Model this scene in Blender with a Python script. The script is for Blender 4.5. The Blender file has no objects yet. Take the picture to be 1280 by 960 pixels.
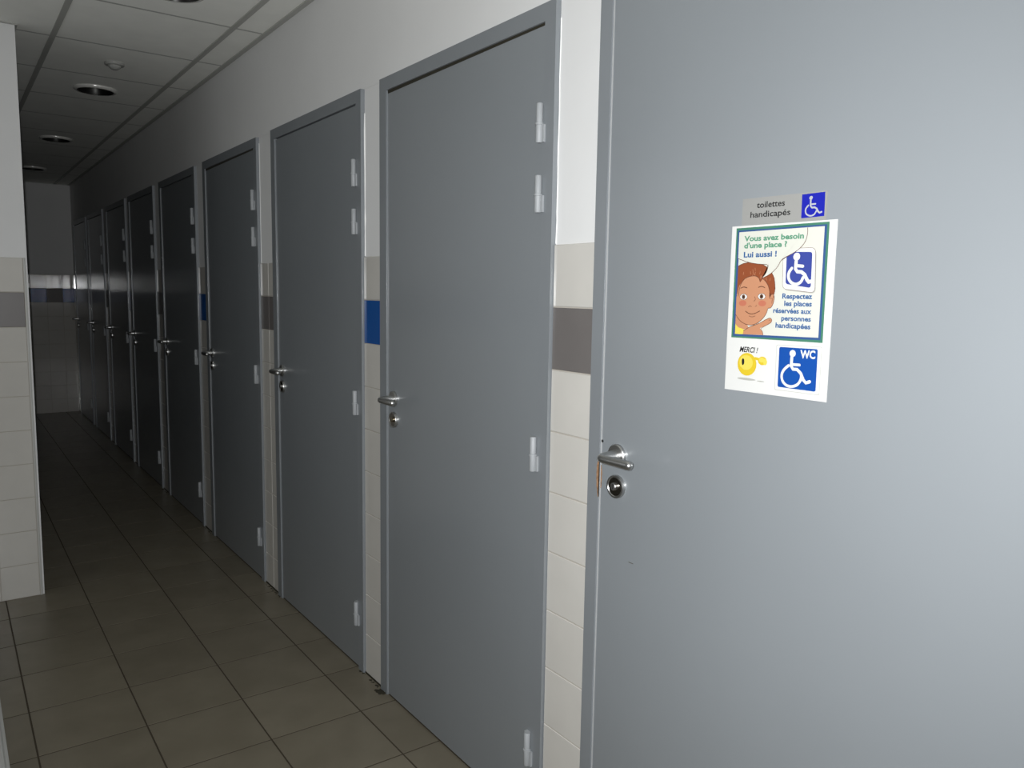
import bpy, bmesh, math, random
from mathutils import Vector, Matrix
random.seed(7)
S = bpy.context.scene
COL = S.collection

# ------------------------------------------------------------------ camera
cam = bpy.data.objects.new('camera', bpy.data.cameras.new('camera'))
COL.objects.link(cam)
cam.data.sensor_fit = 'HORIZONTAL'
cam.data.sensor_width = 36.0
cam.data.lens = 983.47 / 1280 * 36.0
cam.data.clip_start = 0.02
rt = Vector((0.81092767, -0.58490683, 0.01674262))
up = Vector((0.05350428, 0.10261161, 0.99328151))
fw = Vector((0.58269512, 0.80458366, -0.11450562))
cam.matrix_world = Matrix(((rt.x, up.x, -fw.x, -1.18176), (rt.y, up.y, -fw.y, 0.0),
                           (rt.z, up.z, -fw.z, 1.38063), (0, 0, 0, 1)))
S.camera = cam

# ------------------------------------------------------------------ world, lights, exposure
w = bpy.data.worlds.new('world'); S.world = w
w.use_nodes = True
w.node_tree.nodes['Background'].inputs[0].default_value = (0.6, 0.7, 0.9, 1)
w.node_tree.nodes['Background'].inputs[1].default_value = 0.0
S.view_settings.view_transform = 'Standard'
S.view_settings.look = 'None'
S.view_settings.gamma = 1
S.view_settings.use_curve_mapping = False
S.view_settings.exposure = 0.0

def area_light(name, loc, rot, sx, sy, power, color):
    l = bpy.data.lights.new(name, 'AREA'); l.shape = 'RECTANGLE'
    l.size = sx; l.size_y = sy; l.energy = power; l.color = color
    o = bpy.data.objects.new(name, l); COL.objects.link(o)
    o.location = loc; o.rotation_euler = rot
    return o
# added fill for left wall end and ceiling, through made-up side and back windows
WL = dict(y0=2.2, y1=3.7, z0=0.95, z1=2.15)       # added left window opening (x = XW)
WB = dict(x0=-1.9, x1=-0.25, z0=1.05, z1=2.15)       # added back window opening (y = YB)
XW, YB = -2.45, -2.6
area_light('added_fill_left', (XW - 0.03, (WL['y0'] + WL['y1']) / 2, (WL['z0'] + WL['z1']) / 2),
           (0, math.radians(-90), 0), WL['z1'] - WL['z0'], WL['y1'] - WL['y0'], 3.5, (0.96, 0.98, 1.0))
area_light('added_fill_back', ((WB['x0'] + WB['x1']) / 2, YB - 0.03, (WB['z0'] + WB['z1']) / 2),
           (math.radians(90), 0, 0), WB['x1'] - WB['x0'], WB['z1'] - WB['z0'], 3.0, (1.0, 0.98, 0.94))

# the light of the hand-held phone that takes the picture: the corridor's own lamps are off
fl_ = bpy.data.lights.new('phone_flash', 'SPOT'); fl_.energy = 194.0; fl_.color = (0.97, 0.985, 1.0)
fl_.shadow_soft_size = 0.007; fl_.spot_size = math.radians(132); fl_.spot_blend = 1.0
flo = bpy.data.objects.new('phone_flash', fl_); COL.objects.link(flo)
flo.matrix_world = cam.matrix_world @ Matrix.Rotation(math.radians(-3), 4, 'Y'); flo.location = Vector((-1.18176, 0, 1.38063)) + up * 0.012 - rt * 0.016

# ------------------------------------------------------------------ materials
def lin(c):
    return tuple((v / 12.92 if v <= 0.04045 else ((v + 0.055) / 1.055) ** 2.4) for v in c)
def mat(name, color, rough=0.5, metal=0.0, spec=0.5, noise=None, bump=None, coat=0.0, coat_rough=0.22):
    """noise=(scale, amount) varies the colour a little; bump=(scale, strength, distance)"""
    m = bpy.data.materials.new(name); m.use_nodes = True
    nt = m.node_tree; b = nt.nodes['Principled BSDF']
    b.inputs['Base Color'].default_value = (*color, 1)
    b.inputs['Roughness'].default_value = rough
    b.inputs['Metallic'].default_value = metal
    b.inputs['Specular IOR Level'].default_value = spec
    b.inputs['Coat Weight'].default_value = coat
    b.inputs['Coat Roughness'].default_value = coat_rough
    tc = nt.nodes.new('ShaderNodeNewGeometry')
    if noise:
        n = nt.nodes.new('ShaderNodeTexNoise'); n.inputs['Scale'].default_value = noise[0]
        n.inputs['Detail'].default_value = 5
        nt.links.new(tc.outputs['Position'], n.inputs['Vector'])
        r = nt.nodes.new('ShaderNodeMapRange')
        r.inputs['From Min'].default_value = 0.3; r.inputs['From Max'].default_value = 0.7
        r.inputs['To Min'].default_value = 1 - noise[1]; r.inputs['To Max'].default_value = 1 + noise[1]
        nt.links.new(n.outputs['Fac'], r.inputs['Value'])
        v = nt.nodes.new('ShaderNodeVectorMath'); v.operation = 'SCALE'
        v.inputs[0].default_value = color
        nt.links.new(r.outputs['Result'], v.inputs['Scale'])
        nt.links.new(v.outputs['Vector'], b.inputs['Base Color'])
    if bump:
        n = nt.nodes.new('ShaderNodeTexNoise'); n.inputs['Scale'].default_value = bump[0]
        n.inputs['Detail'].default_value = 3
        nt.links.new(tc.outputs['Position'], n.inputs['Vector'])
        k = nt.nodes.new('ShaderNodeBump'); k.inputs['Strength'].default_value = bump[1]
        k.inputs['Distance'].default_value = bump[2]
        nt.links.new(n.outputs['Fac'], k.inputs['Height'])
        nt.links.new(k.outputs['Normal'], b.inputs['Normal'])
    return m

M = {}
M['plaster'] = mat('white_plaster', (0.70, 0.70, 0.69), 0.6, noise=(3, 0.02), bump=(60, 0.15, 0.002))
M['beige_paint'] = mat('grey_beige_wall_paint', (0.32, 0.31, 0.29), 0.6)  # unseen walls near the camera, kept dark to limit bounced light
M['grey_paint'] = mat('mid_grey_wall_paint', (0.12, 0.125, 0.13), 0.6)  # unseen corridor side, greyed to cut bounced light
M['grout'] = mat('light_grout', (0.42, 0.39, 0.34), 0.8)
M['tile_white'] = mat('white_glazed_tile', (0.545, 0.527, 0.487), 0.07, noise=(9, 0.025), bump=(5, 0.25, 0.002))
M['tile_grey'] = mat('grey_glazed_tile', (0.140, 0.129, 0.123), 0.38, 0.0, 0.3, noise=(9, 0.04), bump=(5, 0.25, 0.002))
M['tile_blue'] = mat('blue_glazed_tile', (0.009, 0.075, 0.28), 0.2, 0.0, 0.3, noise=(9, 0.04), bump=(5, 0.25, 0.002))
M['trim_white'] = mat('white_corner_trim', (0.46, 0.46, 0.435), 0.5)
M['door'] = mat('grey_door_paint', (0.225, 0.244, 0.258), 0.55, 0.15, noise=(1.3, 0.03), bump=(90, 0.06, 0.001), coat=1.0)
M['frame'] = mat('grey_frame_paint', (0.215, 0.232, 0.246), 0.55, 0.15, noise=(3, 0.04), bump=(70, 0.10, 0.001), coat=0.6)
M['hinge'] = mat('pale_grey_hinge_metal', (0.33, 0.345, 0.355), 0.5)
M['seal'] = mat('pale_latch_strip', (0.38, 0.39, 0.39), 0.6)
M['grey_strip'] = mat('grey_latch_strip', (0.27, 0.285, 0.295), 0.6)
M['steel'] = mat('satin_steel', (0.50, 0.50, 0.49), 0.34, 1.0)
M['nickel'] = mat('polished_dark_nickel', (0.30, 0.28, 0.25), 0.16, 1.0)
M['dark'] = mat('dark_slot', (0.01, 0.01, 0.01), 0.6)
M['brass'] = mat('worn_brass', (0.34, 0.30, 0.22), 0.35, 1.0)
M['wood'] = mat('bare_wood_chip', (0.26, 0.145, 0.075), 0.85, noise=(160, 0.45))
M['ceil'] = mat('mineral_ceiling_panel', (0.86, 0.86, 0.81), 0.95, noise=(8, 0.03), bump=(150, 0.3, 0.001))
M['tbar'] = mat('grey_ceiling_bar', (0.42, 0.42, 0.39), 0.5)
M['ring'] = mat('silver_lamp_ring', (0.70, 0.69, 0.65), 0.22, 0.15)
M['cup'] = mat('dark_mirror_reflector', (0.035, 0.035, 0.033), 0.35, 0.9)  # dark corridor mirrored in the cup is put into this colour
M['bulb'] = mat('unlit_lamp_tube', (0.06, 0.06, 0.06), 0.3)
M['plastic'] = mat('off_white_plastic', (0.34, 0.34, 0.32), 0.5)
M['sealant'] = mat('white_sealant', (0.86, 0.86, 0.84), 0.5)
M['fgrout'] = mat('dark_floor_grout', (0.045, 0.034, 0.02), 0.85)
M['dirt'] = mat('dark_grime_and_gap_shade', (0.02, 0.017, 0.008), 0.9)  # floor and joint grime; also the painted shade in the door-head gaps
M['paper'] = mat('glossy_white_paper', (0.545, 0.545, 0.525), 0.5, 0.0, 0.3)
M['glass'] = mat('frosted_window_glass', (0.8, 0.85, 0.9), 0.4)
def floor_mat():
    m = bpy.data.materials.new('beige_floor_tile'); m.use_nodes = True
    nt = m.node_tree; b = nt.nodes['Principled BSDF']
    b.inputs['Specular IOR Level'].default_value = 0.35
    g = nt.nodes.new('ShaderNodeNewGeometry'); oi = nt.nodes.new('ShaderNodeObjectInfo')
    n = nt.nodes.new('ShaderNodeTexNoise'); n.inputs['Scale'].default_value = 7; n.inputs['Detail'].default_value = 6
    nt.links.new(g.outputs['Position'], n.inputs['Vector'])
    cr = nt.nodes.new('ShaderNodeValToRGB')
    cr.color_ramp.elements[0].position = 0.33; cr.color_ramp.elements[0].color = (0.155, 0.136, 0.098, 1)
    cr.color_ramp.elements[1].position = 0.68; cr.color_ramp.elements[1].color = (0.182, 0.161, 0.118, 1)
    nt.links.new(n.outputs['Fac'], cr.inputs['Fac'])
    r = nt.nodes.new('ShaderNodeMapRange'); r.inputs['To Min'].default_value = 0.92; r.inputs['To Max'].default_value = 1.06
    nt.links.new(oi.outputs['Random'], r.inputs['Value'])
    v = nt.nodes.new('ShaderNodeVectorMath'); v.operation = 'SCALE'
    nt.links.new(cr.outputs['Color'], v.inputs[0]); nt.links.new(r.outputs['Result'], v.inputs['Scale'])
    nt.links.new(v.outputs['Vector'], b.inputs['Base Color'])
    n2 = nt.nodes.new('ShaderNodeTexNoise'); n2.inputs['Scale'].default_value = 25; n2.inputs['Detail'].default_value = 4
    nt.links.new(g.outputs['Position'], n2.inputs['Vector'])
    r2 = nt.nodes.new('ShaderNodeMapRange'); r2.inputs['To Min'].default_value = 0.24; r2.inputs['To Max'].default_value = 0.42
    nt.links.new(n2.outputs['Fac'], r2.inputs['Value']); nt.links.new(r2.outputs['Result'], b.inputs['Roughness'])
    k = nt.nodes.new('ShaderNodeBump'); k.inputs['Strength'].default_value = 0.15; k.inputs['Distance'].default_value = 0.001
    nt.links.new(n2.outputs['Fac'], k.inputs['Height']); nt.links.new(k.outputs['Normal'], b.inputs['Normal'])
    return m
M['floor'] = floor_mat()

# ------------------------------------------------------------------ helpers
def link(name, me, parent=None, m=None):
    o = bpy.data.objects.new(name, me); COL.objects.link(o)
    if m is not None and len(me.materials) == 0: me.materials.append(m)
    if parent is not None: o.parent = parent
    return o
def from_bm(name, bm, m, parent=None, smooth=False):
    bmesh.ops.recalc_face_normals(bm, faces=bm.faces[:])
    me = bpy.data.meshes.new(name); bm.to_mesh(me); bm.free()
    if smooth:
        for p in me.polygons: p.use_smooth = True
        try: me.set_sharp_from_angle(angle=math.radians(35))
        except Exception: pass
    return link(name, me, parent, m)
def box(bm, x0, x1, y0, y1, z0, z1):
    vs = [bm.verts.new((x, y, z)) for x in (x0, x1) for y in (y0, y1) for z in (z0, z1)]
    for f in ((0, 1, 3, 2), (4, 6, 7, 5), (0, 4, 5, 1), (2, 3, 7, 6), (0, 2, 6, 4), (1, 5, 7, 3)):
        bm.faces.new([vs[i] for i in f])
def boxes(lst):
    bm = bmesh.new()
    for b in lst: box(bm, *b)
    return bm
def empty(name, loc=(0, 0, 0), **props):
    o = bpy.data.objects.new(name, None); COL.objects.link(o); o.location = loc
    o.empty_display_size = 0.1
    for k, v in props.items(): o[k] = v
    return o
def props(o, **kw):
    for k, v in kw.items(): o[k] = v
    return o
_tile = {}
def slab_mesh(key, w_, h_, t, ch, m, axis):
    """tile w x h, thickness t, chamfer ch, centred; its face looks along axis ('-x','-y','+z','-z','+x')"""
    k = (key, round(w_, 4), round(h_, 4), axis, m.name)
    if k in _tile: return _tile[k]
    a, b = w_ / 2, h_ / 2
    co = [(-a, -b, -t), (a, -b, -t), (a, b, -t), (-a, b, -t),
          (-a, -b, -ch), (a, -b, -ch), (a, b, -ch), (-a, b, -ch),
          (-a + ch, -b + ch, 0), (a - ch, -b + ch, 0), (a - ch, b - ch, 0), (-a + ch, b - ch, 0)]
    fs = [(0, 3, 2, 1), (8, 9, 10, 11)]
    for i in range(4):
        j = (i + 1) % 4
        fs += [(i, j, 4 + j, 4 + i), (4 + i, 4 + j, 8 + j, 8 + i)]
    T = {'+z': lambda p: p, '-z': lambda p: (p[0], -p[1], -p[2]),
         '-x': lambda p: (-p[2], -p[0], p[1]), '+x': lambda p: (p[2], p[0], p[1]),
         '-y': lambda p: (p[0], -p[2], p[1]), '+y': lambda p: (-p[0], p[2], p[1])}[axis]
    me = bpy.data.meshes.new(key)
    me.from_pydata([T(c) for c in co], [], fs); me.update()
    me.materials.append(m)
    _tile[k] = me
    return me
def lathe(bm, prof, org, ax, seg=28):
    """prof: list of (distance along ax, radius)"""
    ax = Vector(ax).normalized()
    e1 = ax.orthogonal().normalized(); e2 = ax.cross(e1)
    rings = []
    for d, r in prof:
        c = Vector(org) + ax * d
        if r < 1e-6: rings.append([bm.verts.new(c)])
        else: rings.append([bm.verts.new(c + (e1 * math.cos(2 * math.pi * i / seg) + e2 * math.sin(2 * math.pi * i / seg)) * r) for i in range(seg)])
    for A, B in zip(rings, rings[1:]):
        for i in range(seg):
            j = (i + 1) % seg
            if len(A) == 1 and len(B) == 1: continue
            if len(A) == 1: bm.faces.new((A[0], B[j], B[i]))
            elif len(B) == 1: bm.faces.new((A[i], A[j], B[0]))
            else: bm.faces.new((A[i], A[j], B[j], B[i]))
def tube(bm, pts, rad, seg=18, squash=1.0):
    """swept tube with a radius per point and rounded closed ends"""
    P = [Vector(p) for p in pts]; rings = []
    e1 = None
    for i, p in enumerate(P):
        t = (P[min(i + 1, len(P) - 1)] - P[max(i - 1, 0)]).normalized()
        if e1 is None: e1 = Vector((0, 0, 1))
        e1 = (e1 - t * e1.dot(t)).normalized(); e2 = t.cross(e1)
        rings.append([bm.verts.new(p + (e1 * math.cos(2 * math.pi * k / seg) * squash + e2 * math.sin(2 * math.pi * k / seg)) * rad[i]) for k in range(seg)])
    for A, B in zip(rings, rings[1:]):
        for k in range(seg):
            j = (k + 1) % seg
            bm.faces.new((A[k], A[j], B[j], B[k]))
    bm.faces.new(rings[0]); bm.faces.new(rings[-1])

# ------------------------------------------------------------------ structure data
ZC = 2.4526            # underside of the ceiling bars
YF = 9.8166            # far wall
ZT = 1.497             # top of the wall tiling
XP = 0.006             # plaster face of the right wall (tile face is x = 0)
XC = -0.880            # corridor side of the left wall
YP = 3.985             # tiled face of the left wall's end
T = 0.15               # wall tile module
DOORS = [(0.235, 1.319), (1.472, 2.370), (2.510, 3.404), (3.594, 4.487), (4.658, 5.542),
         (5.719, 6.583), (6.716, 7.588), (7.768, 8.611), (8.745, 9.620)]
ZD = 2.051             # top of the door frames

def wall_tiles(parent, axis, plane, spans, rows=range(10), band='tile_white', band2=None):
    """spans: list of (a0, a1, band material) along the wall; rows of 15 cm, band in row z 1.20-1.35"""
    J = 0.0028
    for a0, a1, bmatl in spans:
        for k in rows:
            z0, z1 = k * T, (k + 1) * T
            if k == 9: z1 = ZT
            mm = M[bmatl] if k == 8 else M['tile_white']
            wd, ht = a1 - a0 - J, z1 - z0 - J
            me = slab_mesh('wall_tile', wd, ht, 0.007, 0.0014, mm, axis)
            o = link('wall_tile', me, parent)
            c, z = (a0 + a1) / 2, (z0 + z1) / 2
            o.location = (plane, c, z) if axis[1] == 'x' else (c, plane, z)

# floor ----------------------------------------------------------------
fl = from_bm('floor', boxes([(-2.6, 1.2, -2.8, 10.1, -0.12, -0.0007)]), M['fgrout'])
props(fl, kind='structure', label='beige-brown square floor tiles with dark joints along the corridor')
xs = [0.0, -0.1291] + [-0.1291 - 0.2975 * k for k in range(1, 8)]
xs.append(XW)
y = 3.1622 - 0.2955 * 19
ys = []
while y < YF: ys.append(y); y += 0.2955
ys.append(YF)
nvis = 0
tiles_far = []
for j in range(len(ys) - 1):
    for i in range(len(xs) - 1):
        x1, x0 = xs[i], xs[i + 1]; y0, y1 = ys[j], ys[j + 1]
        if y1 > YP + 0.01:
            if x1 <= XC + 0.001:
                if y0 > YP - 0.03: continue
                y1 = YP
            elif x0 < XC and y0 > YP - 0.02: x0 = XC
        g = 0.0052; gy = 0.0052
        if x1 - x0 < 0.02: continue
        if nvis < 295 and y1 > 0.9 or y1 > YP:
            me = slab_mesh('floor_tile', x1 - x0 - g, y1 - y0 - gy, 0.008, 0.0003, M['floor'], '+z')
            o = link('floor_tile', me, fl); nvis += 1
            o.location = ((x0 + x1) / 2, (y0 + y1) / 2, random.uniform(-0.0001, 0.0001))
            o.rotation_euler = (random.uniform(-1, 1) * 0.0005, random.uniform(-1, 1) * 0.0005, 0)
        else:
            tiles_far.append((x0 + g / 2, x1 - g / 2, y0 + gy / 2, y1 - gy / 2, -0.006, 0.0))
if tiles_far:
    o = from_bm('floor_tiles', boxes(tiles_far), M['floor'], fl); o['kind'] = 'stuff'

# right wall: pillars between doors, lintel band over them ---------------
WX = 0.16
bl = []
segs = []                                  # solid wall spans between the doors
prev = YB
for (a, b) in DOORS:
    segs.append((prev, a)); prev = b
segs.append((prev, YF + 0.12))
for (a, b) in segs:
    bl.append((XP, WX, a, b, 0.0, ZD - 0.0005))
bl.append((XP, WX, YB, YF + 0.12, ZD, 2.75))
wr = from_bm('wall_right', boxes(bl), M['plaster'])
props(wr, kind='structure', label='white plastered wall above a tiled dado, holding the row of grey doors')
bl = [(0.0018, XP + 0.002, a + 0.001, b - 0.001, 0.0, ZT - 0.001) for a, b in segs]
from_bm('grout', boxes(bl), M['grout'], wr)
o = from_bm('dark_joint', boxes([(-0.0015, 0.004, a, b, -0.0005, 0.0055) for a, b in segs]), M['dirt'], wr)
o['label'] = 'dark dirty joint along the foot of the tiles'
bands = ['tile_grey', 'tile_grey', 'tile_blue', 'tile_grey', 'tile_blue', 'tile_grey', 'tile_blue', 'tile_grey', 'tile_blue', 'tile_blue']
for i, (a, b) in enumerate(segs):
    if i == 0: sp = [(a0, min(a0 + T, b), 'tile_grey') for a0 in [b - T * k for k in range(1, 8)]]
    elif i == 3: sp = [(a, 3.4865, bands[i]), (3.4865, b, bands[i])]
    elif i == 9: sp = [(a, YF, bands[i])]
    else: sp = [(a, b, bands[i])]
    wall_tiles(wr, '-x', 0.0, sp)

# far wall ---------------------------------------------------------------
wf = from_bm('wall_far', boxes([(-1.2, 0.2, YF + 0.006, YF + 0.15, 0.0, 2.75)]), M['plaster'])
props(wf, kind='structure', label='end wall of the dark corridor with a blue and grey tile band')
from_bm('grout', boxes([(XC, 0.0, YF + 0.0018, YF + 0.008, 0.0, ZT - 0.001)]), M['grout'], wf)
wall_tiles(wf, '-y', YF, [(-0.109, 0.0, 'tile_blue'), (-0.259, -0.109, 'tile_grey'), (-0.409, -0.259, 'tile_blue'),
                          (-0.559, -0.409, 'tile_grey'), (-0.709, -0.559, 'tile_blue'), (-0.859, -0.709, 'tile_grey')])

# left wall: its tiled end faces the camera, its side lines the corridor ----
wl = from_bm('wall_left', boxes([(XW - 0.1, -0.8735, YP + 0.006, YP + 0.16, 0.0, 2.75),
                                 ]), M['plaster'])
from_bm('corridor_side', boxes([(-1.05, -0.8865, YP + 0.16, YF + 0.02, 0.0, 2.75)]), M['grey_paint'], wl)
props(wl, kind='structure', label='white wall end at the left edge with pale tiles and one grey band tile')
from_bm('grout', boxes([(XW, -0.884, YP + 0.0018, YP + 0.008, 0.0, ZT - 0.001)]), M['grout'], wl)
sp = [(-1.037, -0.8895, 'tile_grey')] + [(-1.037 - T * (k + 1), -1.037 - T * k, 'tile_blue' if k % 3 == 2 else 'tile_grey') for k in range(0, 9)]
wall_tiles(wl, '-y', YP, sp)
wall_tiles(wl, '+x', XC, [(YP + 0.008 + T * k, YP + 0.008 + T * (k + 1), 'tile_blue' if k % 2 else 'tile_grey') for k in range(4)])
from_bm('grout', boxes([(-0.888, -0.8818, YP + 0.008, YF, 0.0, ZT - 0.001)]), M['tile_grey'], wl)
bm = bmesh.new()
box(bm, -0.8888, XC + 0.0005, YP - 0.0006, YP + 0.009, 0.0, ZT)
bmesh.ops.bevel(bm, geom=[e for e in bm.edges if abs(e.verts[0].co.z - e.verts[1].co.z) > 1 and e.verts[0].co.x > XC and e.verts[0].co.y < YP],
                offset=0.004, segments=3, affect='EDGES')
o = from_bm('corner_trim', bm, M['trim_white'], wl, True); o['label'] = 'white plastic corner strip on the tile edge'

# walls of the area where the camera stands ---------------------------------
def wall_with_hole(axis, plane, th, a0, a1, h0, h1, z0, z1):
    r = [(a0, h0, 0, 2.75), (h1, a1, 0, 2.75), (h0, h1, 0, z0), (h0, h1, z1, 2.75)]
    out = []
    for p, q, u, v in r:
        out.append((plane - th, plane, p, q, u, v) if axis == 'x' else (p, q, plane - th, plane, u, v))
    return boxes(out)
o = from_bm('wall_side', wall_with_hole('x', XW, 0.15, YB - 0.15, YP + 0.1, WL['y0'], WL['y1'], WL['z0'], WL['z1']), M['beige_paint'])
props(o, kind='structure', label='grey beige side wall with an added window, unseen, left of the camera')
o = from_bm('wall_back', wall_with_hole('y', YB, 0.15, XW - 0.1, 0.2, WB['x0'], WB['x1'], WB['z0'], WB['z1']), M['beige_paint'])
props(o, kind='structure', label='grey beige back wall with an added window, unseen, behind the camera')
def window(name, axis, plane, a0, a1, z0, z1, label):  # unseen windows added to hold the fill lights
    def bx(p, q, u, v, d0, d1): return (plane - d1, plane - d0, p, q, u, v) if axis == 'x' else (p, q, plane - d1, plane - d0, u, v)
    f = 0.045; mid = (a0 + a1) / 2
    o = from_bm(name, boxes([bx(a0, a0 + f, z0, z1, 0.0, 0.06), bx(a1 - f, a1, z0, z1, 0.0, 0.06), bx(a0, a1, z0, z0 + f, 0.0, 0.06),
                             bx(a0, a1, z1 - f, z1, 0.0, 0.06), bx(mid - 0.02, mid + 0.02, z0, z1, 0.0, 0.06)]), M['trim_white'])
    props(o, kind='structure', label=label)
    from_bm('pane', boxes([bx(a0, a1, z0, z1, 0.062, 0.068)]), M['glass'], o)
window('fill_window_1', 'x', XW, WL['y0'], WL['y1'], WL['z0'], WL['z1'], 'added frosted window for fill light, unseen, in the side wall left of the camera')
window('fill_window_2', 'y', YB, WB['x0'], WB['x1'], WB['z0'], WB['z1'], 'added frosted window for fill light, unseen, in the back wall behind the camera')

# low white tiled kerb on the left (its edge enters the lower left corner)
KX, KH = -1.0985, 0.10
bm = bmesh.new(); box(bm, -1.55, KX, 1.35, YP - 0.002, 0.0, KH)
bmesh.ops.bevel(bm, geom=[e for e in bm.edges if e.verts[0].co.x > -1.2 and e.verts[1].co.x > -1.2 and (e.verts[0].co.z > 0.05 and e.verts[1].co.z > 0.05)],
                offset=0.012, segments=3, affect='EDGES')
o = from_bm('trim_1', bm, M['trim_white'], None, True)
props(o, kind='structure', label='white rounded edge of a low kerb at the bottom left corner')

# ceiling -----------------------------------------------------------------
ce = from_bm('ceiling', boxes([(-2.6, 0.2, -2.8, 10.1, ZC + 0.16, ZC + 0.26)]), M['plaster'])
props(ce, kind='structure', label='suspended ceiling of pale square panels in a grey grid')
bars = [-0.1374, -0.7289, -1.3204, -1.9119]
CS = 0.6063; C0 = 3.4628
ks = range(-10, 11)
rows_y = [C0 + CS * k for k in ks]
BW = 0.011                                       # half width of a bar
def bar(name, x0, x1, y0, y1, z0=ZC, z1=ZC + 0.006): return from_bm(name, boxes([(x0, x1, y0, y1, z0, z1)]), M['tbar'], ce)
for i, bx_ in enumerate(bars):
    y1 = YF if bx_ > XC else YP
    bar('ceiling_runner', bx_ - BW, bx_ + BW, YB, y1)
bar('edge_angle', -0.016, XP, YB, YF)
bar('edge_angle', XC, XC + 0.016, YP, YF)
bar('edge_angle', XC, 0.0, YF - 0.014, YF)
bar('edge_angle', XW, XC, YP - 0.012, YP + 0.006)
cols = [(0.0, bars[0]), (bars[0], bars[1]), (bars[1], XC), (bars[1], bars[2]), (bars[2], bars[3]), (bars[3], XW)]
LAMPS = [C0 + CS * (0.5 + 3 * k) - CS for k in range(4)]
LX = -0.4332
def holed_panel(x0, x1, y0, y1, cx, cy, r, z0, z1):
    bm = bmesh.new(); ang = [2 * math.pi * i / 32 for i in range(32)]
    for X in (x0, x1):
        for Y in (y0, y1): ang.append(math.atan2(Y - cy, X - cx) % (2 * math.pi))
    ang = sorted(set(round(a, 5) for a in ang))
    ring = []
    for a in ang:
        c, s_ = math.cos(a), math.sin(a); t = 1e9
        if c > 1e-6: t = min(t, (x1 - cx) / c)
        if c < -1e-6: t = min(t, (x0 - cx) / c)
        if s_ > 1e-6: t = min(t, (y1 - cy) / s_)
        if s_ < -1e-6: t = min(t, (y0 - cy) / s_)
        ring.append([bm.verts.new((cx + c * q, cy + s_ * q, z)) for q in (r, t) for z in (z0, z1)])
    for A, B in zip(ring, ring[1:] + ring[:1]):
        bm.faces.new((A[0], B[0], B[2], A[2])); bm.faces.new((A[1], A[3], B[3], B[1]))
        bm.faces.new((A[0], A[1], B[1], B[0])); bm.faces.new((A[2], B[2], B[3], A[3]))
    return bm
for (xa, xb) in cols:
    for j in range(len(rows_y)):
        y0 = rows_y[j]; y1 = y0 + CS
        if y0 > YF - 0.05: continue
        y1 = min(y1, YF)
        left = xb
        if (xa, xb) == (bars[1], XC):
            if y0 < YP: continue
            y0 = max(y0, YP)
        elif xb < XC:
            if y0 > YP - 0.05: continue
            if (xa, xb) != (bars[1], bars[2]): y1 = min(y1, YP)
        g = 0.004
        X0, X1, Y0, Y1 = xb + g, xa - g, y0 + 0.0075, y1 - 0.0075
        lamp = [ly for ly in LAMPS if y0 < ly < y1] if (xa, xb) == (bars[0], bars[1]) else []
        if lamp:
            from_bm('ceiling_panel', holed_panel(X0, X1, Y0, Y1, LX, lamp[0], 0.0905, ZC + 0.0045, ZC + 0.018), M['ceil'], ce)
        else:
            me = slab_mesh('ceiling_panel', X1 - X0, Y1 - Y0, 0.014, 0.0002, M['ceil'], '-z')
            o = link('ceiling_panel', me, ce); o.location = ((X0 + X1) / 2, (Y0 + Y1) / 2, ZC + 0.0045)
        if y1 < YF - 0.05 and not ((xa, xb) == (bars[1], XC) and False):
            bar('cross_bar', max(xb, XW) + (BW if xb in bars else 0), xa - (BW if xa in bars else 0.016), y1 - BW * 0.8, y1 + BW * 0.8, ZC + 0.0046, ZC + 0.010)

# ------------------------------------------------------------------ doors
XFR, XLF = -0.009, -0.0045                      # face of frame, face of leaf
def lever_set(parent, yc, z):
    """lever handle on a round rose; the grip points to the hinge side (-y)"""
    bm = bmesh.new()
    lathe(bm, [(0, 0.0), (0, 0.0255), (0.006, 0.0255), (0.0085, 0.0235), (0.0085, 0.0)], (XLF, yc, z), (-1, 0, 0), 32)
    h = from_bm('lever_handle', bm, M['steel'], parent, True)
    bm = bmesh.new()
    pts = [(XLF - 0.006, yc, z), (XLF - 0.020, yc, z), (XLF - 0.034, yc + 0.001, z), (XLF - 0.044, yc + 0.0005, z), (XLF - 0.0505, yc - 0.003, z),
           (XLF - 0.0535, yc - 0.009, z), (XLF - 0.0545, yc - 0.018, z), (XLF - 0.054, yc - 0.040, z), (XLF - 0.053, yc - 0.070, z),
           (XLF - 0.0525, yc - 0.086, z), (XLF - 0.0525, yc - 0.0925, z), (XLF - 0.0525, yc - 0.0960, z), (XLF - 0.0525, yc - 0.0972, z)]
    rad = [0.0135, 0.0122, 0.0110, 0.0102, 0.0095, 0.0091, 0.0090, 0.0094, 0.0100, 0.0102, 0.0090, 0.0058, 0.001]
    tube(bm, pts, rad, 20, 1.0)
    from_bm('lever', bm, M['steel'], h, True)
def lock_rose(parent, yc, z, turn):
    bm = bmesh.new()
    lathe(bm, [(0, 0.0), (0, 0.0258), (0.0065, 0.0258), (0.0085, 0.0248), (0.0085, 0.0212), (0.0070, 0.0200)], (XLF, yc, z), (-1, 0, 0), 32)
    h = from_bm('lock_rose', bm, M['steel'], parent, True)
    bm = bmesh.new()
    lathe(bm, [(0.0069, 0.0202), (0.0069, 0.0)], (XLF, yc, z), (-1, 0, 0), 32)
    from_bm('rose_face', bm, M['nickel'], h, True)
    bm = bmesh.new()
    lathe(bm, [(0.006, 0.0085), (0.0125, 0.0085), (0.0138, 0.0072), (0.0138, 0.0)], (XLF, yc, z + 0.001), (-1, 0, 0), 24)
    from_bm('cylinder', bm, M['brass'] if not turn else M['steel'], h, True)
    bm = bmesh.new(); box(bm, XLF - 0.0142, XLF - 0.0130, yc - 0.0008, yc + 0.0008, z - 0.005, z + 0.007)
    from_bm('key_slot', bm, M['dark'], h)
HINGE = []
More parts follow.
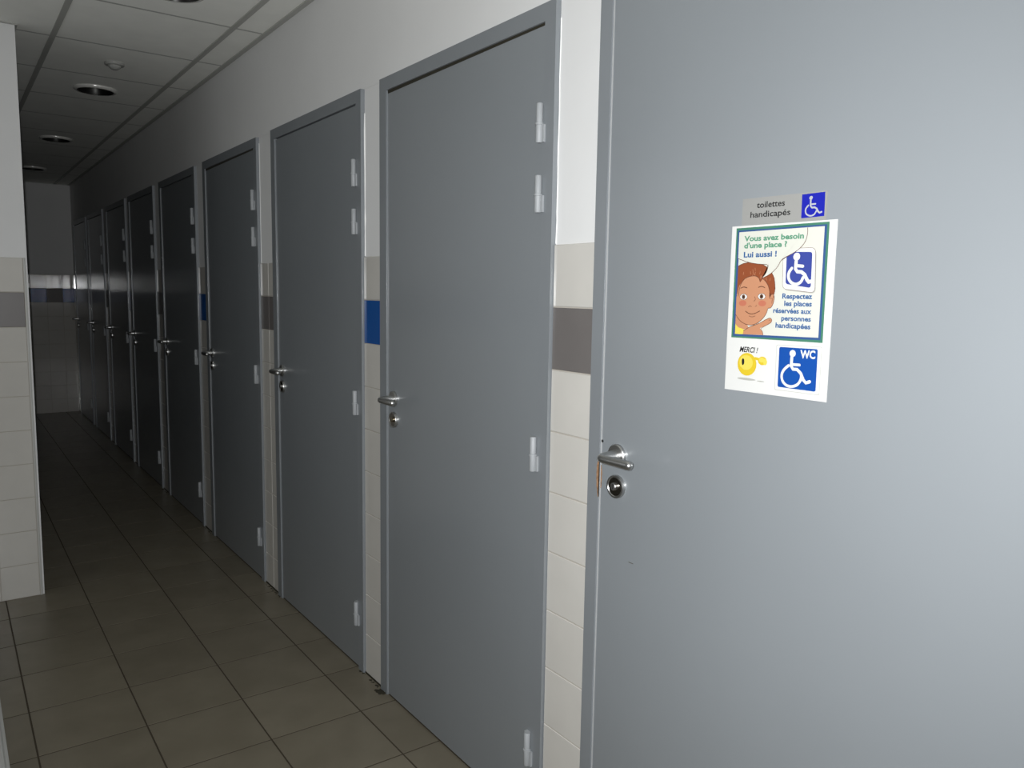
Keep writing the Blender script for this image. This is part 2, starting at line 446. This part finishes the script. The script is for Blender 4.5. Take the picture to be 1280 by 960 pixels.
def hinge(parent, yc, z0, z1):
    bm = bmesh.new(); zm = (z0 + z1) / 2; r = 0.0092; xc = XFR - 0.0060
    lathe(bm, [(0, 0), (0, r * 0.8), (0.002, r * 0.93), (zm - z0 - 0.0045, r * 0.93), (zm - z0 - 0.004, r * 1.12), (zm - z0 + 0.0, r * 1.12), (zm - z0 + 0.0006, r * 0.85),
               (zm - z0 + 0.0018, r * 0.85), (zm - z0 + 0.002, r * 0.90), (z1 - z0 - 0.002, r * 0.90), (z1 - z0, r * 0.75), (z1 - z0, 0)], (xc, yc, z0), (0, 0, 1), 16)
    box(bm, xc + 0.001, XFR + 0.001, yc - r * 1.7, yc, z0 + 0.001, zm - 0.004)      # lower knuckle wing on the frame
    box(bm, xc + 0.001, XLF + 0.001, yc, yc + r * 1.5, zm + 0.004, z1 - 0.001)      # upper knuckle wing on the leaf
    return from_bm('hinge', bm, M['hinge'], parent, True)
labels = ['widest grey door, nearest, with the poster and sign on it',
          'grey door second from the right, beside the gap with the grey band tile',
          'grey door third from the right, directly left of the blue band tile',
          'dark grey door fourth from the right, with the wider two-tile gap on its right',
          'dark grey door fifth from the right in the shade',
          'nearly black door sixth from the right',
          'black-looking door seventh from the right',
          'black-looking door eighth from the right, reflecting the lit tiles',
          'last door of the row, beside the end wall']
# cubicle partition behind the doors: keeps the gaps dark
for n, (a, b) in enumerate(DOORS):
    fwf = 0.036 if n == 0 else 0.047               # frame width at the latch side
    fwn = 0.040                                    # frame width at the hinge side
    d = empty('door_%d' % (n + 1), (0, (a + b) / 2, 0), kind='structure', label=labels[n])
    inv = Matrix.Translation((0, -(a + b) / 2, 0))
    zt = 2.0085
    grp = []
    # frame: flat face, deep jambs, and the stop behind the leaf
    bl = [(XFR, 0.10, a, a + fwn, 0.0, ZD), (XFR, 0.10, b - fwf, b, 0.0, ZD), (XFR, 0.10, a + fwn, b - fwf, zt + 0.0015, ZD),
          (0.040, 0.10, a + fwn, a + fwn + 0.015, 0, zt - 0.013), (0.040, 0.10, b - fwf - 0.015, b - fwf, 0, zt - 0.013),
          (0.040, 0.10, a + fwn, b - fwf, zt - 0.014, zt + 0.0015)]
    f = from_bm('door_frame', boxes(bl), M['frame'], d); grp.append(f)
    l0, l1 = a + fwn + 0.0028, b - fwf - 0.0026
    bm = bmesh.new(); box(bm, XLF, 0.0385, l0, l1, 0.006, zt - (0.0045 if n in (1, 3) else 0.0025))
    bmesh.ops.bevel(bm, geom=bm.edges[:], offset=0.0012, segments=1, affect='EDGES')
    if n in (1, 3):                                # these leaves sag a little off the frame head at the latch side
        for v in bm.verts:
            if v.co.z > 1.9: v.co.z -= 0.004 * (v.co.y - l0) / (l1 - l0)
    lf = from_bm('door_leaf', bm, M['door'], d); grp.append(lf)
    o = from_bm('door_seal', boxes([(XLF - 0.0008, 0.01, b - fwf - 0.0024, b - fwf - (0.0001 if n == 0 else 0.0011), 0.008, zt - 0.003)]), M['seal' if n == 0 else 'grey_strip'], d)  # narrow strip, paler than the frame, along the latch-side jamb
    if n == 0: o['label'] = 'pale line along the latch side'
    o = from_bm('head_gap_shade', boxes([((XLF + 0.0006 if n in (1, 3) else 0.004), 0.012, l0, l1, zt - 0.012, zt + 0.0012)]), M['dirt'], d)  # dark strip: shade of the head gap put into the colour
    if n == 0: yh = 1.2283
    else: yh = b - fwf - 0.046
    lever_set(d, yh, 1.0335); lock_rose(d, yh - 0.0012, 0.9650, n != 1)
    yk = a + fwn + 0.0065
    for z0, z1 in ((1.735, 1.826), (1.573, 1.660), (0.9437, 1.030), (0.167, 0.255)):
        hinge(d, yk, z0, z1)
    for o in list(d.children): o.matrix_parent_inverse = inv
    if n in (1, 2, 3):                             # ragged sealant bead along the near edge of the frame
        bm = bmesh.new(); pts = []; rad = []
        z = ZT + 0.002; 
        while z < ZD:
            pts.append((XP - 0.0005, a - 0.0012 + random.uniform(-0.0012, 0.0012), z)); rad.append(random.choice((0.0015, 0.0024, 0.0032)) if n == 2 else 0.0013); z += random.uniform(0.02, 0.09)
        tube(bm, pts, rad, 6); o = from_bm('sealant', bm, M['sealant'], d, True); o.matrix_parent_inverse = inv
        o['label'] = 'ragged white sealant along the frame edge'
    if n == 0:
        yl = l1
        bm = bmesh.new(); L = []; R = []; z = 0.930; i = 0
        prof = [0.0006, 0.0024, 0.0030, 0.0052, 0.0060, 0.0056, 0.0070, 0.0064, 0.0072, 0.0060, 0.0066, 0.0050, 0.0040]
        for wv in prof:
            for X, lst in ((XFR - 0.0004, L),):
                lst.append([bm.verts.new((X, yl + 0.0026, z)), bm.verts.new((X, yl + 0.0026 + wv, z)), bm.verts.new((X + 0.003, yl + 0.0026, z)), bm.verts.new((X + 0.003, yl + 0.0026 + wv, z))])
            z += 0.0068
        for A, B in zip(L, L[1:]):
            bm.faces.new((A[0], A[1], B[1], B[0])); bm.faces.new((A[0], B[0], B[2], A[2])); bm.faces.new((A[1], A[3], B[3], B[1]))
        o = from_bm('chipped_wood', bm, M['wood'], d); o.matrix_parent_inverse = inv; o['label'] = 'brown bare patch where the paint is chipped'
        bm = bmesh.new(); L = []
        z = 0.950
        for wv in (0.001, 0.003, 0.0026, 0.0036, 0.0030, 0.0042, 0.0034, 0.0030, 0.0012):
            L.append([bm.verts.new((XLF - 0.0004, yl, z)), bm.verts.new((XLF - 0.0004, yl - wv, z)), bm.verts.new((XLF + 0.002, yl + 0.0002, z)), bm.verts.new((XLF + 0.002, yl - wv, z))]); z += 0.0066
        for A, B in zip(L, L[1:]):
            bm.faces.new((A[0], A[1], B[1], B[0])); bm.faces.new((A[0], B[0], B[2], A[2])); bm.faces.new((A[1], A[3], B[3], B[1]))
        o = from_bm('chipped_wood', bm, M['wood'], d); o.matrix_parent_inverse = inv
        bm = bmesh.new(); lathe(bm, [(0, 0), (0, 0.0034), (0.0008, 0.0030), (0.0008, 0)], (XLF, yl - 0.0022, 1.0575), (-1, 0, 0), 10)
        o = from_bm('dent', bm, M['dark'], d); o.matrix_parent_inverse = inv
        bm = bmesh.new(); box(bm, XLF - 0.0003, XLF + 0.001, 1.170, 1.184, 0.806, 0.8072)
        o = from_bm('scratch', bm, M['fgrout'], d); o.matrix_parent_inverse = inv

# cubicle back panel closing the space behind the door gaps
o = from_bm('wall_cubicles', boxes([(0.9, 0.95, YB, YF, 0.0, 2.7), (0.16, 0.95, YB - 0.05, YB, 0, 2.7), (0.16, 0.95, YF + 0.12, YF + 0.16, 0, 2.7), (0.16, 0.95, YB, YF + .12, 2.6, 2.7)]), M['plaster'])
props(o, kind='structure', label='rear wall of the cubicles, hidden behind the closed doors')

# grime collected along the foot of the right wall
bm = bmesh.new()
for (a, b) in segs[1:6]:
    for _ in range(14):
        y = random.uniform(a - 0.03, b + 0.03); r = random.uniform(0.002, 0.006)
        lathe(bm, [(0, 0), (0, r), (r * 0.15, r * 0.7), (r * 0.2, 0)], (-0.009 - random.uniform(0, 0.006), y, 0.0), (0, 0, 1), 7)
for (a, b) in ((2.335, 2.372), (2.345, 2.362)):
    for _ in range(16):
        r = random.uniform(0.004, 0.009)
        lathe(bm, [(0, 0), (0, r), (r * 0.4, r * 0.7), (r * 0.5, 0)], (-0.012 - random.uniform(0, 0.016), random.uniform(a, b), 0.0), (0, 0, 1), 7)
o = from_bm('grime', bm, M['dirt'])
props(o, kind='stuff', label='dark grime gathered on the floor at the foot of the tiled gaps', category='dirt')

# ------------------------------------------------------------------ ceiling fittings
LL = ['recessed round ceiling light cut by the top edge of the photo, nearest', 'recessed round ceiling light between smoke detector and far lamps, clearly seen',
      'recessed round ceiling light third along the dark corridor', 'farthest recessed round ceiling light, almost lost in the dark']
for i, ly in enumerate(LAMPS):
    d = empty('ceiling_light', (LX, ly, ZC), label=LL[i], category='ceiling light', group='recessed lights along the corridor ceiling')
    o0 = (0, 0, 0)
    bm = bmesh.new()
    lathe(bm, [(-0.0045, 0.108), (0.002, 0.108), (0.007, 0.105), (0.0105, 0.100), (0.0115, 0.095), (0.0105, 0.091), (-0.0045, 0.0905)], o0, (0, 0, -1), 40)
    from_bm('trim_ring', bm, M['ring'], d, True)
    bm = bmesh.new()
    lathe(bm, [(-0.0104, 0.0908), (-0.003, 0.0880), (0.010, 0.0845), (0.035, 0.079), (0.070, 0.066), (0.095, 0.045), (0.100, 0.0)], o0, (0, 0, 1), 40)
    from_bm('reflector', bm, M['cup'], d, True)
    for s_ in (-1, 1):
        bm = bmesh.new(); tube(bm, [(s_ * 0.022, -0.045, 0.052), (s_ * 0.022, 0.045, 0.052)], [0.007, 0.007], 12)
        o = from_bm('lamp_tube', bm, M['bulb'], d, True)
d = empty('smoke_detector', (-0.4393, 4.356, ZC), label='small pale domed detector on the ceiling before the second lamp', category='smoke detector')
bm = bmesh.new()
lathe(bm, [(-0.0045, 0.0), (-0.0045, 0.044), (0.006, 0.044), (0.009, 0.040), (0.009, 0)], (0, 0, 0), (0, 0, -1), 32)
from_bm('base', bm, M['plastic'], d, True)
bm = bmesh.new()
lathe(bm, [(0.009, 0.030), (0.017, 0.027), (0.026, 0.015), (0.0275, 0.0)], (0, 0, 0), (0, 0, -1), 32)
from_bm('dome', bm, M['plastic'], d, True)

# ------------------------------------------------------------------ poster and sign (flat prints)
def pm(name, c, rough=0.3): return mat('print_' + name, tuple(v * 0.60 for v in c), 0.5, 0.0, 0.3)
PM = dict(green=pm('green', (0.075, 0.25, 0.16)), blue=pm('blue', (0.045, 0.11, 0.30)), white=M['paper'], cream=pm('cream', (0.83, 0.83, 0.74)),
          black=pm('black', (0.02, 0.02, 0.02)), hair=pm('hair', (0.33, 0.085, 0.03)), hair2=pm('hair_light', (0.55, 0.24, 0.13)), skin=pm('skin', (0.66, 0.31, 0.17)), cheek=pm('cheek', (0.62, 0.20, 0.12)),
          yellow=pm('yellow', (0.85, 0.62, 0.03)), yellow2=pm('yellow_light', (0.93, 0.77, 0.12)), wblue=pm('sign_blue', (0.005, 0.085, 0.42)), pblue=pm('panel_blue', (0.05, 0.075, 0.36)),
          tgreen=pm('text_green', (0.12, 0.36, 0.22)), tblue=pm('text_blue', (0.03, 0.13, 0.35)), grey=pm('soft_grey', (0.55, 0.55, 0.50)),
          brown=pm('brown', (0.18, 0.07, 0.03)), line=pm('outline', (0.16, 0.06, 0.035)), signgrey=pm('sign_grey', (0.40, 0.40, 0.38), 0.35), symgrey=pm('symbol_grey', (0.55, 0.56, 0.60)),
          sblue=pm('sign_royal_blue', (0.012, 0.018, 0.45)))
class Sheet:
    """a flat print on the leaf of the nearest door: local mm, s to the right, t up"""
    def __init__(self, root, org):
        self.root = root; self.org = org; self.lv = 0
    def P(self, s, t, d=0.0): return (-d, -s / 1000.0, t / 1000.0)
    def poly(self, name, pts, m, parent=None, lv=None, smoothing=0):
        self.lv += 1; d = 0.00045 + (self.lv if lv is None else lv) * 0.000028
        if smoothing:
            for _ in range(smoothing):
                q = []
                for i in range(len(pts)):
                    a, b = pts[i], pts[(i + 1) % len(pts)]
                    q += [(a[0] * .75 + b[0] * .25, a[1] * .75 + b[1] * .25), (a[0] * .25 + b[0] * .75, a[1] * .25 + b[1] * .75)]
                pts = q
        bm = bmesh.new()
        f = bm.faces.new([bm.verts.new(self.P(s, t, d)) for s, t in pts])
        bmesh.ops.triangulate(bm, faces=[f])
        for f in bm.faces:
            f.normal_update()
            if f.normal.x > 0: f.normal_flip()
        me = bpy.data.meshes.new(name); bm.to_mesh(me); bm.free()
        return link(name, me, parent or self.root, PM[m])
    def stroke(self, name, pts, w_, m, parent=None, closed=False, sm=2):
        self.lv += 1; d = 0.00045 + self.lv * 0.000028
        for _ in range(sm):
            q = [] if closed else [pts[0]]
            n = len(pts)
            for i in range(n if closed else n - 1):
                a, b = pts[i], pts[(i + 1) % n]
                q += [(a[0] * .75 + b[0] * .25, a[1] * .75 + b[1] * .25), (a[0] * .25 + b[0] * .75, a[1] * .25 + b[1] * .75)]
            if not closed: q.append(pts[-1])
            pts = q
        bm = bmesh.new(); V = []
        n = len(pts)
        for i, p in enumerate(pts):
            a = pts[i - 1] if (i > 0 or closed) else p; b = pts[(i + 1) % n] if (i < n - 1 or closed) else p
            tx, ty = b[0] - a[0], b[1] - a[1]; L = math.hypot(tx, ty) or 1
            nx, ny = -ty / L * w_ / 2, tx / L * w_ / 2
            V.append((bm.verts.new(self.P(p[0] + nx, p[1] + ny, d)), bm.verts.new(self.P(p[0] - nx, p[1] - ny, d))))
        pr = list(zip(V, V[1:])) + ([(V[-1], V[0])] if closed else [])
        for A, B in pr: bm.faces.new((A[0], A[1], B[1], B[0]))
        if not closed:                                     # round caps
            for p in (pts[0], pts[-1]):
                vs = [bm.verts.new(self.P(p[0] + w_ / 2 * math.cos(k * math.pi / 6), p[1] + w_ / 2 * math.sin(k * math.pi / 6), d + 0.00001)) for k in range(12)]
                bm.faces.new(vs)
        for f in bm.faces:
            f.normal_update()
            if f.normal.x > 0: f.normal_flip()
        me = bpy.data.meshes.new(name); bm.to_mesh(me); bm.free()
        return link(name, me, parent or self.root, PM[m])
    def disc(self, name, c, rx, ry, m, parent=None):
        return self.poly(name, [(c[0] + rx * math.cos(k * math.pi / 14), c[1] + ry * math.sin(k * math.pi / 14)) for k in range(28)], m, parent)
    def rrect(self, name, q, r, m, parent=None):
        """quad (tl, tr, br, bl) with rounded corners"""
        pts = []
        for i in range(4):
            p = Vector(q[i]); a = Vector(q[i - 1]); b = Vector(q[(i + 1) % 4])
            A = p + (a - p).normalized() * r; B = p + (b - p).normalized() * r
            for k in range(6):
                t = k / 5; v = A * (1 - t) ** 2 + p * 2 * t * (1 - t) + B * t ** 2; pts.append((v.x, v.y))
        return self.poly(name, pts, m, parent)
    def text(self, body, bl, br, cap, m, bold=0.0, shear=0.0):
        self.lv += 1; d = 0.00045 + self.lv * 0.000028
        c = bpy.data.curves.new('printed_words', 'FONT'); c.body = body; c.size = 1.0; c.offset = bold + 0.012; c.shear = shear
        c.resolution_u = 3
        o = bpy.data.objects.new('t', c); COL.objects.link(o)
        bpy.context.view_layer.update()
        me = bpy.data.meshes.new_from_object(o.evaluated_get(bpy.context.evaluated_depsgraph_get()))
        bpy.data.objects.remove(o)
        xs_ = [v.co.x for v in me.vertices]; x0, x1 = min(xs_), max(xs_)
        sx = math.hypot(br[0] - bl[0], br[1] - bl[1]) / (x1 - x0); sy = cap / 0.70
        th = math.atan2(br[1] - bl[1], br[0] - bl[0])
        for v in me.vertices:
            X, Y = (v.co.x - x0) * sx, v.co.y * sy
            s = bl[0] + X * math.cos(th) - Y * math.sin(th); t = bl[1] + X * math.sin(th) + Y * math.cos(th)
            v.co = self.P(s, t, d)
        me.materials.clear()
        return link('printed_words', me, self.root, PM[m])
def wheelchair(S_, head, hr, body, arm, wheel, w_, m):
    S_.disc('wheelchair_symbol', head, hr, hr, m)
    S_.stroke('wheelchair_symbol', body, w_, m, sm=1); S_.stroke('wheelchair_symbol', arm, w_ * 0.85, m, sm=0)
    S_.stroke('wheelchair_symbol', wheel, w_ * 0.85, m, sm=3)

# poster: A4 sheet under clear film
PX = XLF - 0.0004
OY, OZ = 0.9480, 1.2104
po = empty('poster', (PX, OY, OZ), label='white poster with a cartoon boy, blue wheelchair signs and French words on the nearest door', category='poster')
from_bm('sheet', boxes([(-0.0004, 0.0003, -0.2093, 0.0, 0.0, 0.2975)]), M['paper'], po)
s = Sheet(po, None)
s.poly('green_border', [(9.8, 293.9), (195.3, 294.6), (195.8, 97.2), (9.6, 96.6)], 'green')
s.poly('blue_border', [(13.2, 289.6), (191.0, 290.6), (191.6, 101.6), (13.2, 99.4)], 'blue')
s.poly('picture_ground', [(17.5, 286.6), (186.8, 287.9), (187.3, 105.5), (17.6, 103.3)], 'cream')
# blue panel on its white plate
pl = [(110.9, 254.0), (172.3, 253.4), (175.6, 179.8), (113.4, 185.8)]
s.rrect('panel_shadow', [(p[0] + 2.0, p[1] - 2.2) for p in pl], 9, 'grey')
s.rrect('panel_outline', [(110.3, 254.6), (172.9, 254.0), (176.2, 179.2), (112.8, 185.2)], 9, 'line')
s.rrect('white_panel', pl, 8.5, 'white')
s.rrect('blue_panel', [(117.9, 248.5), (167.0, 246.9), (167.9, 187.3), (118.7, 194.1)], 5, 'pblue')
wheelchair(s, (137.8, 239.8), 6.6, [(137.3, 232.0), (136.6, 215.0), (152.4, 213.8), (162.8, 196.3), (166.3, 198.3)], [(137.4, 224.8), (150.5, 223.6)],
           [(129.5, 220.5), (124.0, 213.7), (123.4, 204.7), (128.6, 196.5), (139.0, 192.6), (148.6, 196.5), (152.2, 204.6)], 6.2, 'white')
# the boy
s.poly('shirt', [(17.5, 122.2), (23.6, 115.9), (36.1, 112.5), (44.2, 110.3), (36.7, 103.6), (17.6, 103.4)], 'yellow2')
s.poly('neck', [(17.6, 137.6), (26.1, 128.7), (45, 120), (48, 113), (36.1, 112.5), (23.6, 115.9), (17.6, 122)], 'skin')
hair = [(17.6, 226.2), (26.3, 229.5), (36.7, 231.5), (57.4, 232.0), (75.5, 226.2), (88.6, 216.4), (96.3, 203.8), (99.3, 186.2), (95.5, 169.5), (88.9, 171.5), (65.5, 183.9), (39.7, 183.7), (28.3, 179.3), (22.4, 170.6), (17.6, 175)]
s.poly('hair', hair, 'hair')
for _ in range(26):
    cx, cy = random.uniform(24, 92), random.uniform(200, 226)
    if cy > 228 - abs(cx - 52) * 0.45: continue
    s.stroke('hair_strand', [(cx, cy), (cx + random.uniform(-1.5, 1.5), cy - 4.5)], 1.0, 'hair2', sm=0)
face = [(17.6, 170.5), (22.3, 190.2), (30.7, 201.0), (38.3, 205.3), (53.7, 208.6), (64.2, 205.1), (67.6, 196.3), (70.9, 204.0), (80.8, 196.6), (86.9, 186.2), (88.4, 168.7), (90.2, 174.9), (96.1, 176.4), (98.8, 170.4), (96.8, 158.9), (91.8, 151.5), (86.4, 151.5), (84.3, 142.7), (76.4, 132.3), (64.2, 123.3), (51.5, 120.1), (38.2, 122.2), (26.1, 128.7), (17.7, 138.6)]
s.poly('face', face, 'skin')
for c in ((32, 159.5), (74, 160)): s.disc('cheek', c, 8.2, 5.2, 'cheek')
s.stroke('outline', [(17.9, 138.6), (26.1, 128.7), (38.2, 122.2), (51.5, 120.1), (64.2, 123.3), (76.4, 132.3), (84.3, 142.7), (86.4, 152.5), (91.8, 151.5), (96.8, 158.9), (98.8, 170.4), (96.1, 177.4), (91.2, 175.9), (88.6, 168.7)], 1.0, 'line')
s.stroke('outline', [(18.4, 226.2), (26.3, 229.8), (36.7, 232), (57.4, 232.4), (75.5, 226.4), (88.6, 216.6), (96.5, 203.8), (99.5, 186.2), (96.5, 171)], 1.0, 'line')
s.stroke('outline', [(21.5, 172), (24, 190.2), (30.7, 201.0), (38.3, 205.8), (53.7, 209.1), (64.2, 205.6), (67.6, 196.3), (71.4, 204.5), (80.8, 197), (87.4, 186.2), (88.9, 172)], 1.1, 'line')
s.stroke('outline', [(91.0, 168.5), (95.0, 170.0), (94.0, 160.5)], 0.8, 'line')
for c in ((33.6, 170.9), (72.3, 172.0)):
    s.disc('eye', c, 8.3, 5.6, 'line'); s.disc('eye', c, 7.5, 4.9, 'white'); s.disc('iris', (c[0] - 0.3, c[1]), 3.7, 4.2, 'brown'); s.disc('pupil', (c[0] - 0.3, c[1]), 1.6, 1.9, 'black')
s.stroke('outline', [(26.5, 186.5), (33, 188.8), (40, 187.2)], 1.5, 'line'); s.stroke('outline', [(64.5, 188), (71.5, 190.2), (78, 187.6)], 1.5, 'line')
s.stroke('outline', [(57.4, 171.5), (60, 166.4), (56.5, 163.6)], 0.9, 'line'); s.stroke('outline', [(45.5, 153.2), (48.7, 155.5), (52, 153.6)], 0.9, 'line')
s.stroke('outline', [(60, 154), (63, 156)], 0.9, 'line')
s.stroke('outline', [(39.5, 145.2), (47.6, 140.6), (58.0, 140.8), (70.0, 146.3)], 1.4, 'line'); s.stroke('outline', [(47.8, 136.9), (54.1, 135.0), (60.6, 137.3)], 0.9, 'line')
hand = [(36, 103.6), (37.3, 109.9), (51.6, 118.4), (69.3, 123.9), (86.9, 133.1), (93.2, 134.6), (97.0, 131.2), (94.3, 126.2), (72.3, 115.9), (78.3, 110.7), (79.6, 104.4)]
s.poly('hand', hand, 'skin')
s.stroke('outline', [(37.3, 109.9), (51.6, 118.4), (69.3, 123.9), (86.9, 133.6), (93.6, 135), (97.0, 131.2), (94.3, 125.8), (72.3, 115.7), (78.3, 110.7), (79.6, 104.6)], 0.9, 'line')
s.stroke('outline', [(90, 130.8), (92.3, 131.6), (93.4, 129.6)], 0.7, 'line')
# speech bubble
bub = [(17.6, 286.4), (156.6, 287.2), (157.2, 278.2), (155.2, 267.6), (149.9, 258.6), (139.9, 250.2), (127.7, 244.0), (114.3, 238.4), (107.0, 232.9), (104.5, 226.3), (97.3, 218.2), (86.5, 210.0), (70.4, 203.4), (77.0, 210.1), (81.5, 217.6), (83.4, 228.0), (65.3, 228.3), (41.9, 231.8), (17.7, 239.6)]
s.poly('speech_bubble', bub, 'cream')
s.stroke('outline', [(156.4, 286.8), (157.2, 278.2), (155.2, 267.6), (149.9, 258.6), (139.9, 250.2), (127.7, 244.0), (114.3, 238.4), (107.0, 232.9), (104.5, 226.3), (97.3, 218.2), (86.5, 210.0), (70.4, 203.4)], 1.0, 'line', sm=1)
s.stroke('outline', [(70.4, 203.4), (77.0, 210.1), (81.5, 217.6), (83.4, 228.0), (65.3, 228.3), (41.9, 231.8), (18.0, 239.4)], 1.0, 'line', sm=1)
s.text('Vous avez besoin', (29.3, 269.8), (150.5, 269.8), 9.2, 'tgreen', 0.022)
s.text("d'une place ?", (29.8, 257.4), (118.7, 257.4), 9.2, 'tgreen', 0.022)
s.text('Lui aussi !', (29.8, 241.4), (99.1, 241.4), 9.4, 'tblue', 0.020)
for body, x0, zz, cp in (('Respectez', 115.0, 169.2, 8.6), ('les places', 119.6, 156.8, 8.6), ('réservées aux', 98.1, 144.3, 8.4), ('personnes', 115.5, 131.6, 8.4), ('handicapées', 104.6, 118.9, 8.6)):
    s.text(body, (x0, zz), (172.8, zz), cp, 'tblue', 0.018)
# thanks and round yellow face
s.text('MERCI !', (31.1, 71.9), (71.0, 71.9), 9.4, 'black', 0.012, 0.25)
s.disc('printed_shadow', (49.0, 23.2), 20, 2.2, 'grey'); s.disc('printed_shadow', (80, 22.0), 8, 1.1, 'grey')  # grey shadows printed under the yellow face and hand
s.stroke('yellow_arm', [(66, 62), (76, 60.5)], 5.0, 'yellow', sm=0)
s.disc('yellow_face', (48.8, 50.0), 20.6, 20.6, 'yellow'); s.disc('yellow_face', (47.0, 53.0), 14.5, 13.5, 'yellow2')
s.disc('yellow_hand', (81.5, 58.6), 9.2, 7.6, 'yellow'); s.disc('yellow_hand', (80.3, 60), 6.0, 4.4, 'yellow2'); s.disc('yellow_hand', (87.5, 57.0), 4.0, 5.6, 'yellow2')
s.disc('eye', (40.2, 54.0), 2.9, 6.2, 'black')
# WC sign
s.rrect('panel_outline', [(109.1, 89.4), (196.6, 91.0), (197.0, 10.4), (109.8, 10.4)], 3, 'grey')
s.rrect('white_panel', [(109.8, 88.7), (195.9, 90.2), (196.3, 11.2), (110.6, 11.2)], 3, 'white')
s.rrect('blue_panel', [(115.1, 85.8), (189.4, 86.6), (189.9, 15.5), (115.7, 16.1)], 3.5, 'wblue')
wheelchair(s, (142.1, 76.2), 6.0, [(141.1, 71.4), (140.3, 49.5), (156.6, 49.7), (168.5, 27.6), (177.6, 31.2)], [(142.0, 57.4), (156.6, 57.6)],
           [(135.5, 55.0), (126.4, 47.4), (121.8, 36.6), (126.0, 24.6), (138.2, 18.2), (153.0, 21.6), (160.6, 31.0), (161.6, 40.5)], 5.6, 'white')
s.text('WC', (157.2, 69.8), (185.6, 70.6), 13.0, 'white', 0.025)

# aluminium sign above it
sg = empty('door_sign', (PX, OY - 0.0207, OZ + 0.2978), label='small grey sign reading toilettes handicapés with a blue square, above the poster', category='sign')
from_bm('sign_plate', boxes([(-0.0004, 0.0003, -0.1675, 0.0, 0.0, 0.0470)]), PM['signgrey'], sg)
q = Sheet(sg, None)
def o_(p): return (p[0] - 20.7, p[1] - 297.8)
q.poly('blue_square', [(120.6, 44.6), (163.3, 45.2), (163.9, 6.4), (121.2, 5.4)], 'sblue')
q.text('toilettes', o_((51.4, 327.0)), o_((108.6, 326.8)), 10.4, 'black', 0.004)
q.text('handicapés', o_((38.5, 311.0)), o_((120.4, 310.6)), 10.2, 'black', 0.004)
wheelchair(q, o_((158.4, 335.4)), 3.2, [o_(p) for p in [(158.2, 331.3), (158.5, 319.3), (168.7, 319.6), (174.4, 309.7), (179.4, 311.2)]], [o_((159.0, 324.8)), o_((167.4, 325.0))],
           [o_(p) for p in [(154.2, 323.5), (149.0, 318.0), (150.0, 309.7), (158.9, 305.4), (166.5, 307.5), (169.7, 313.6)]], 3.0, 'symgrey')
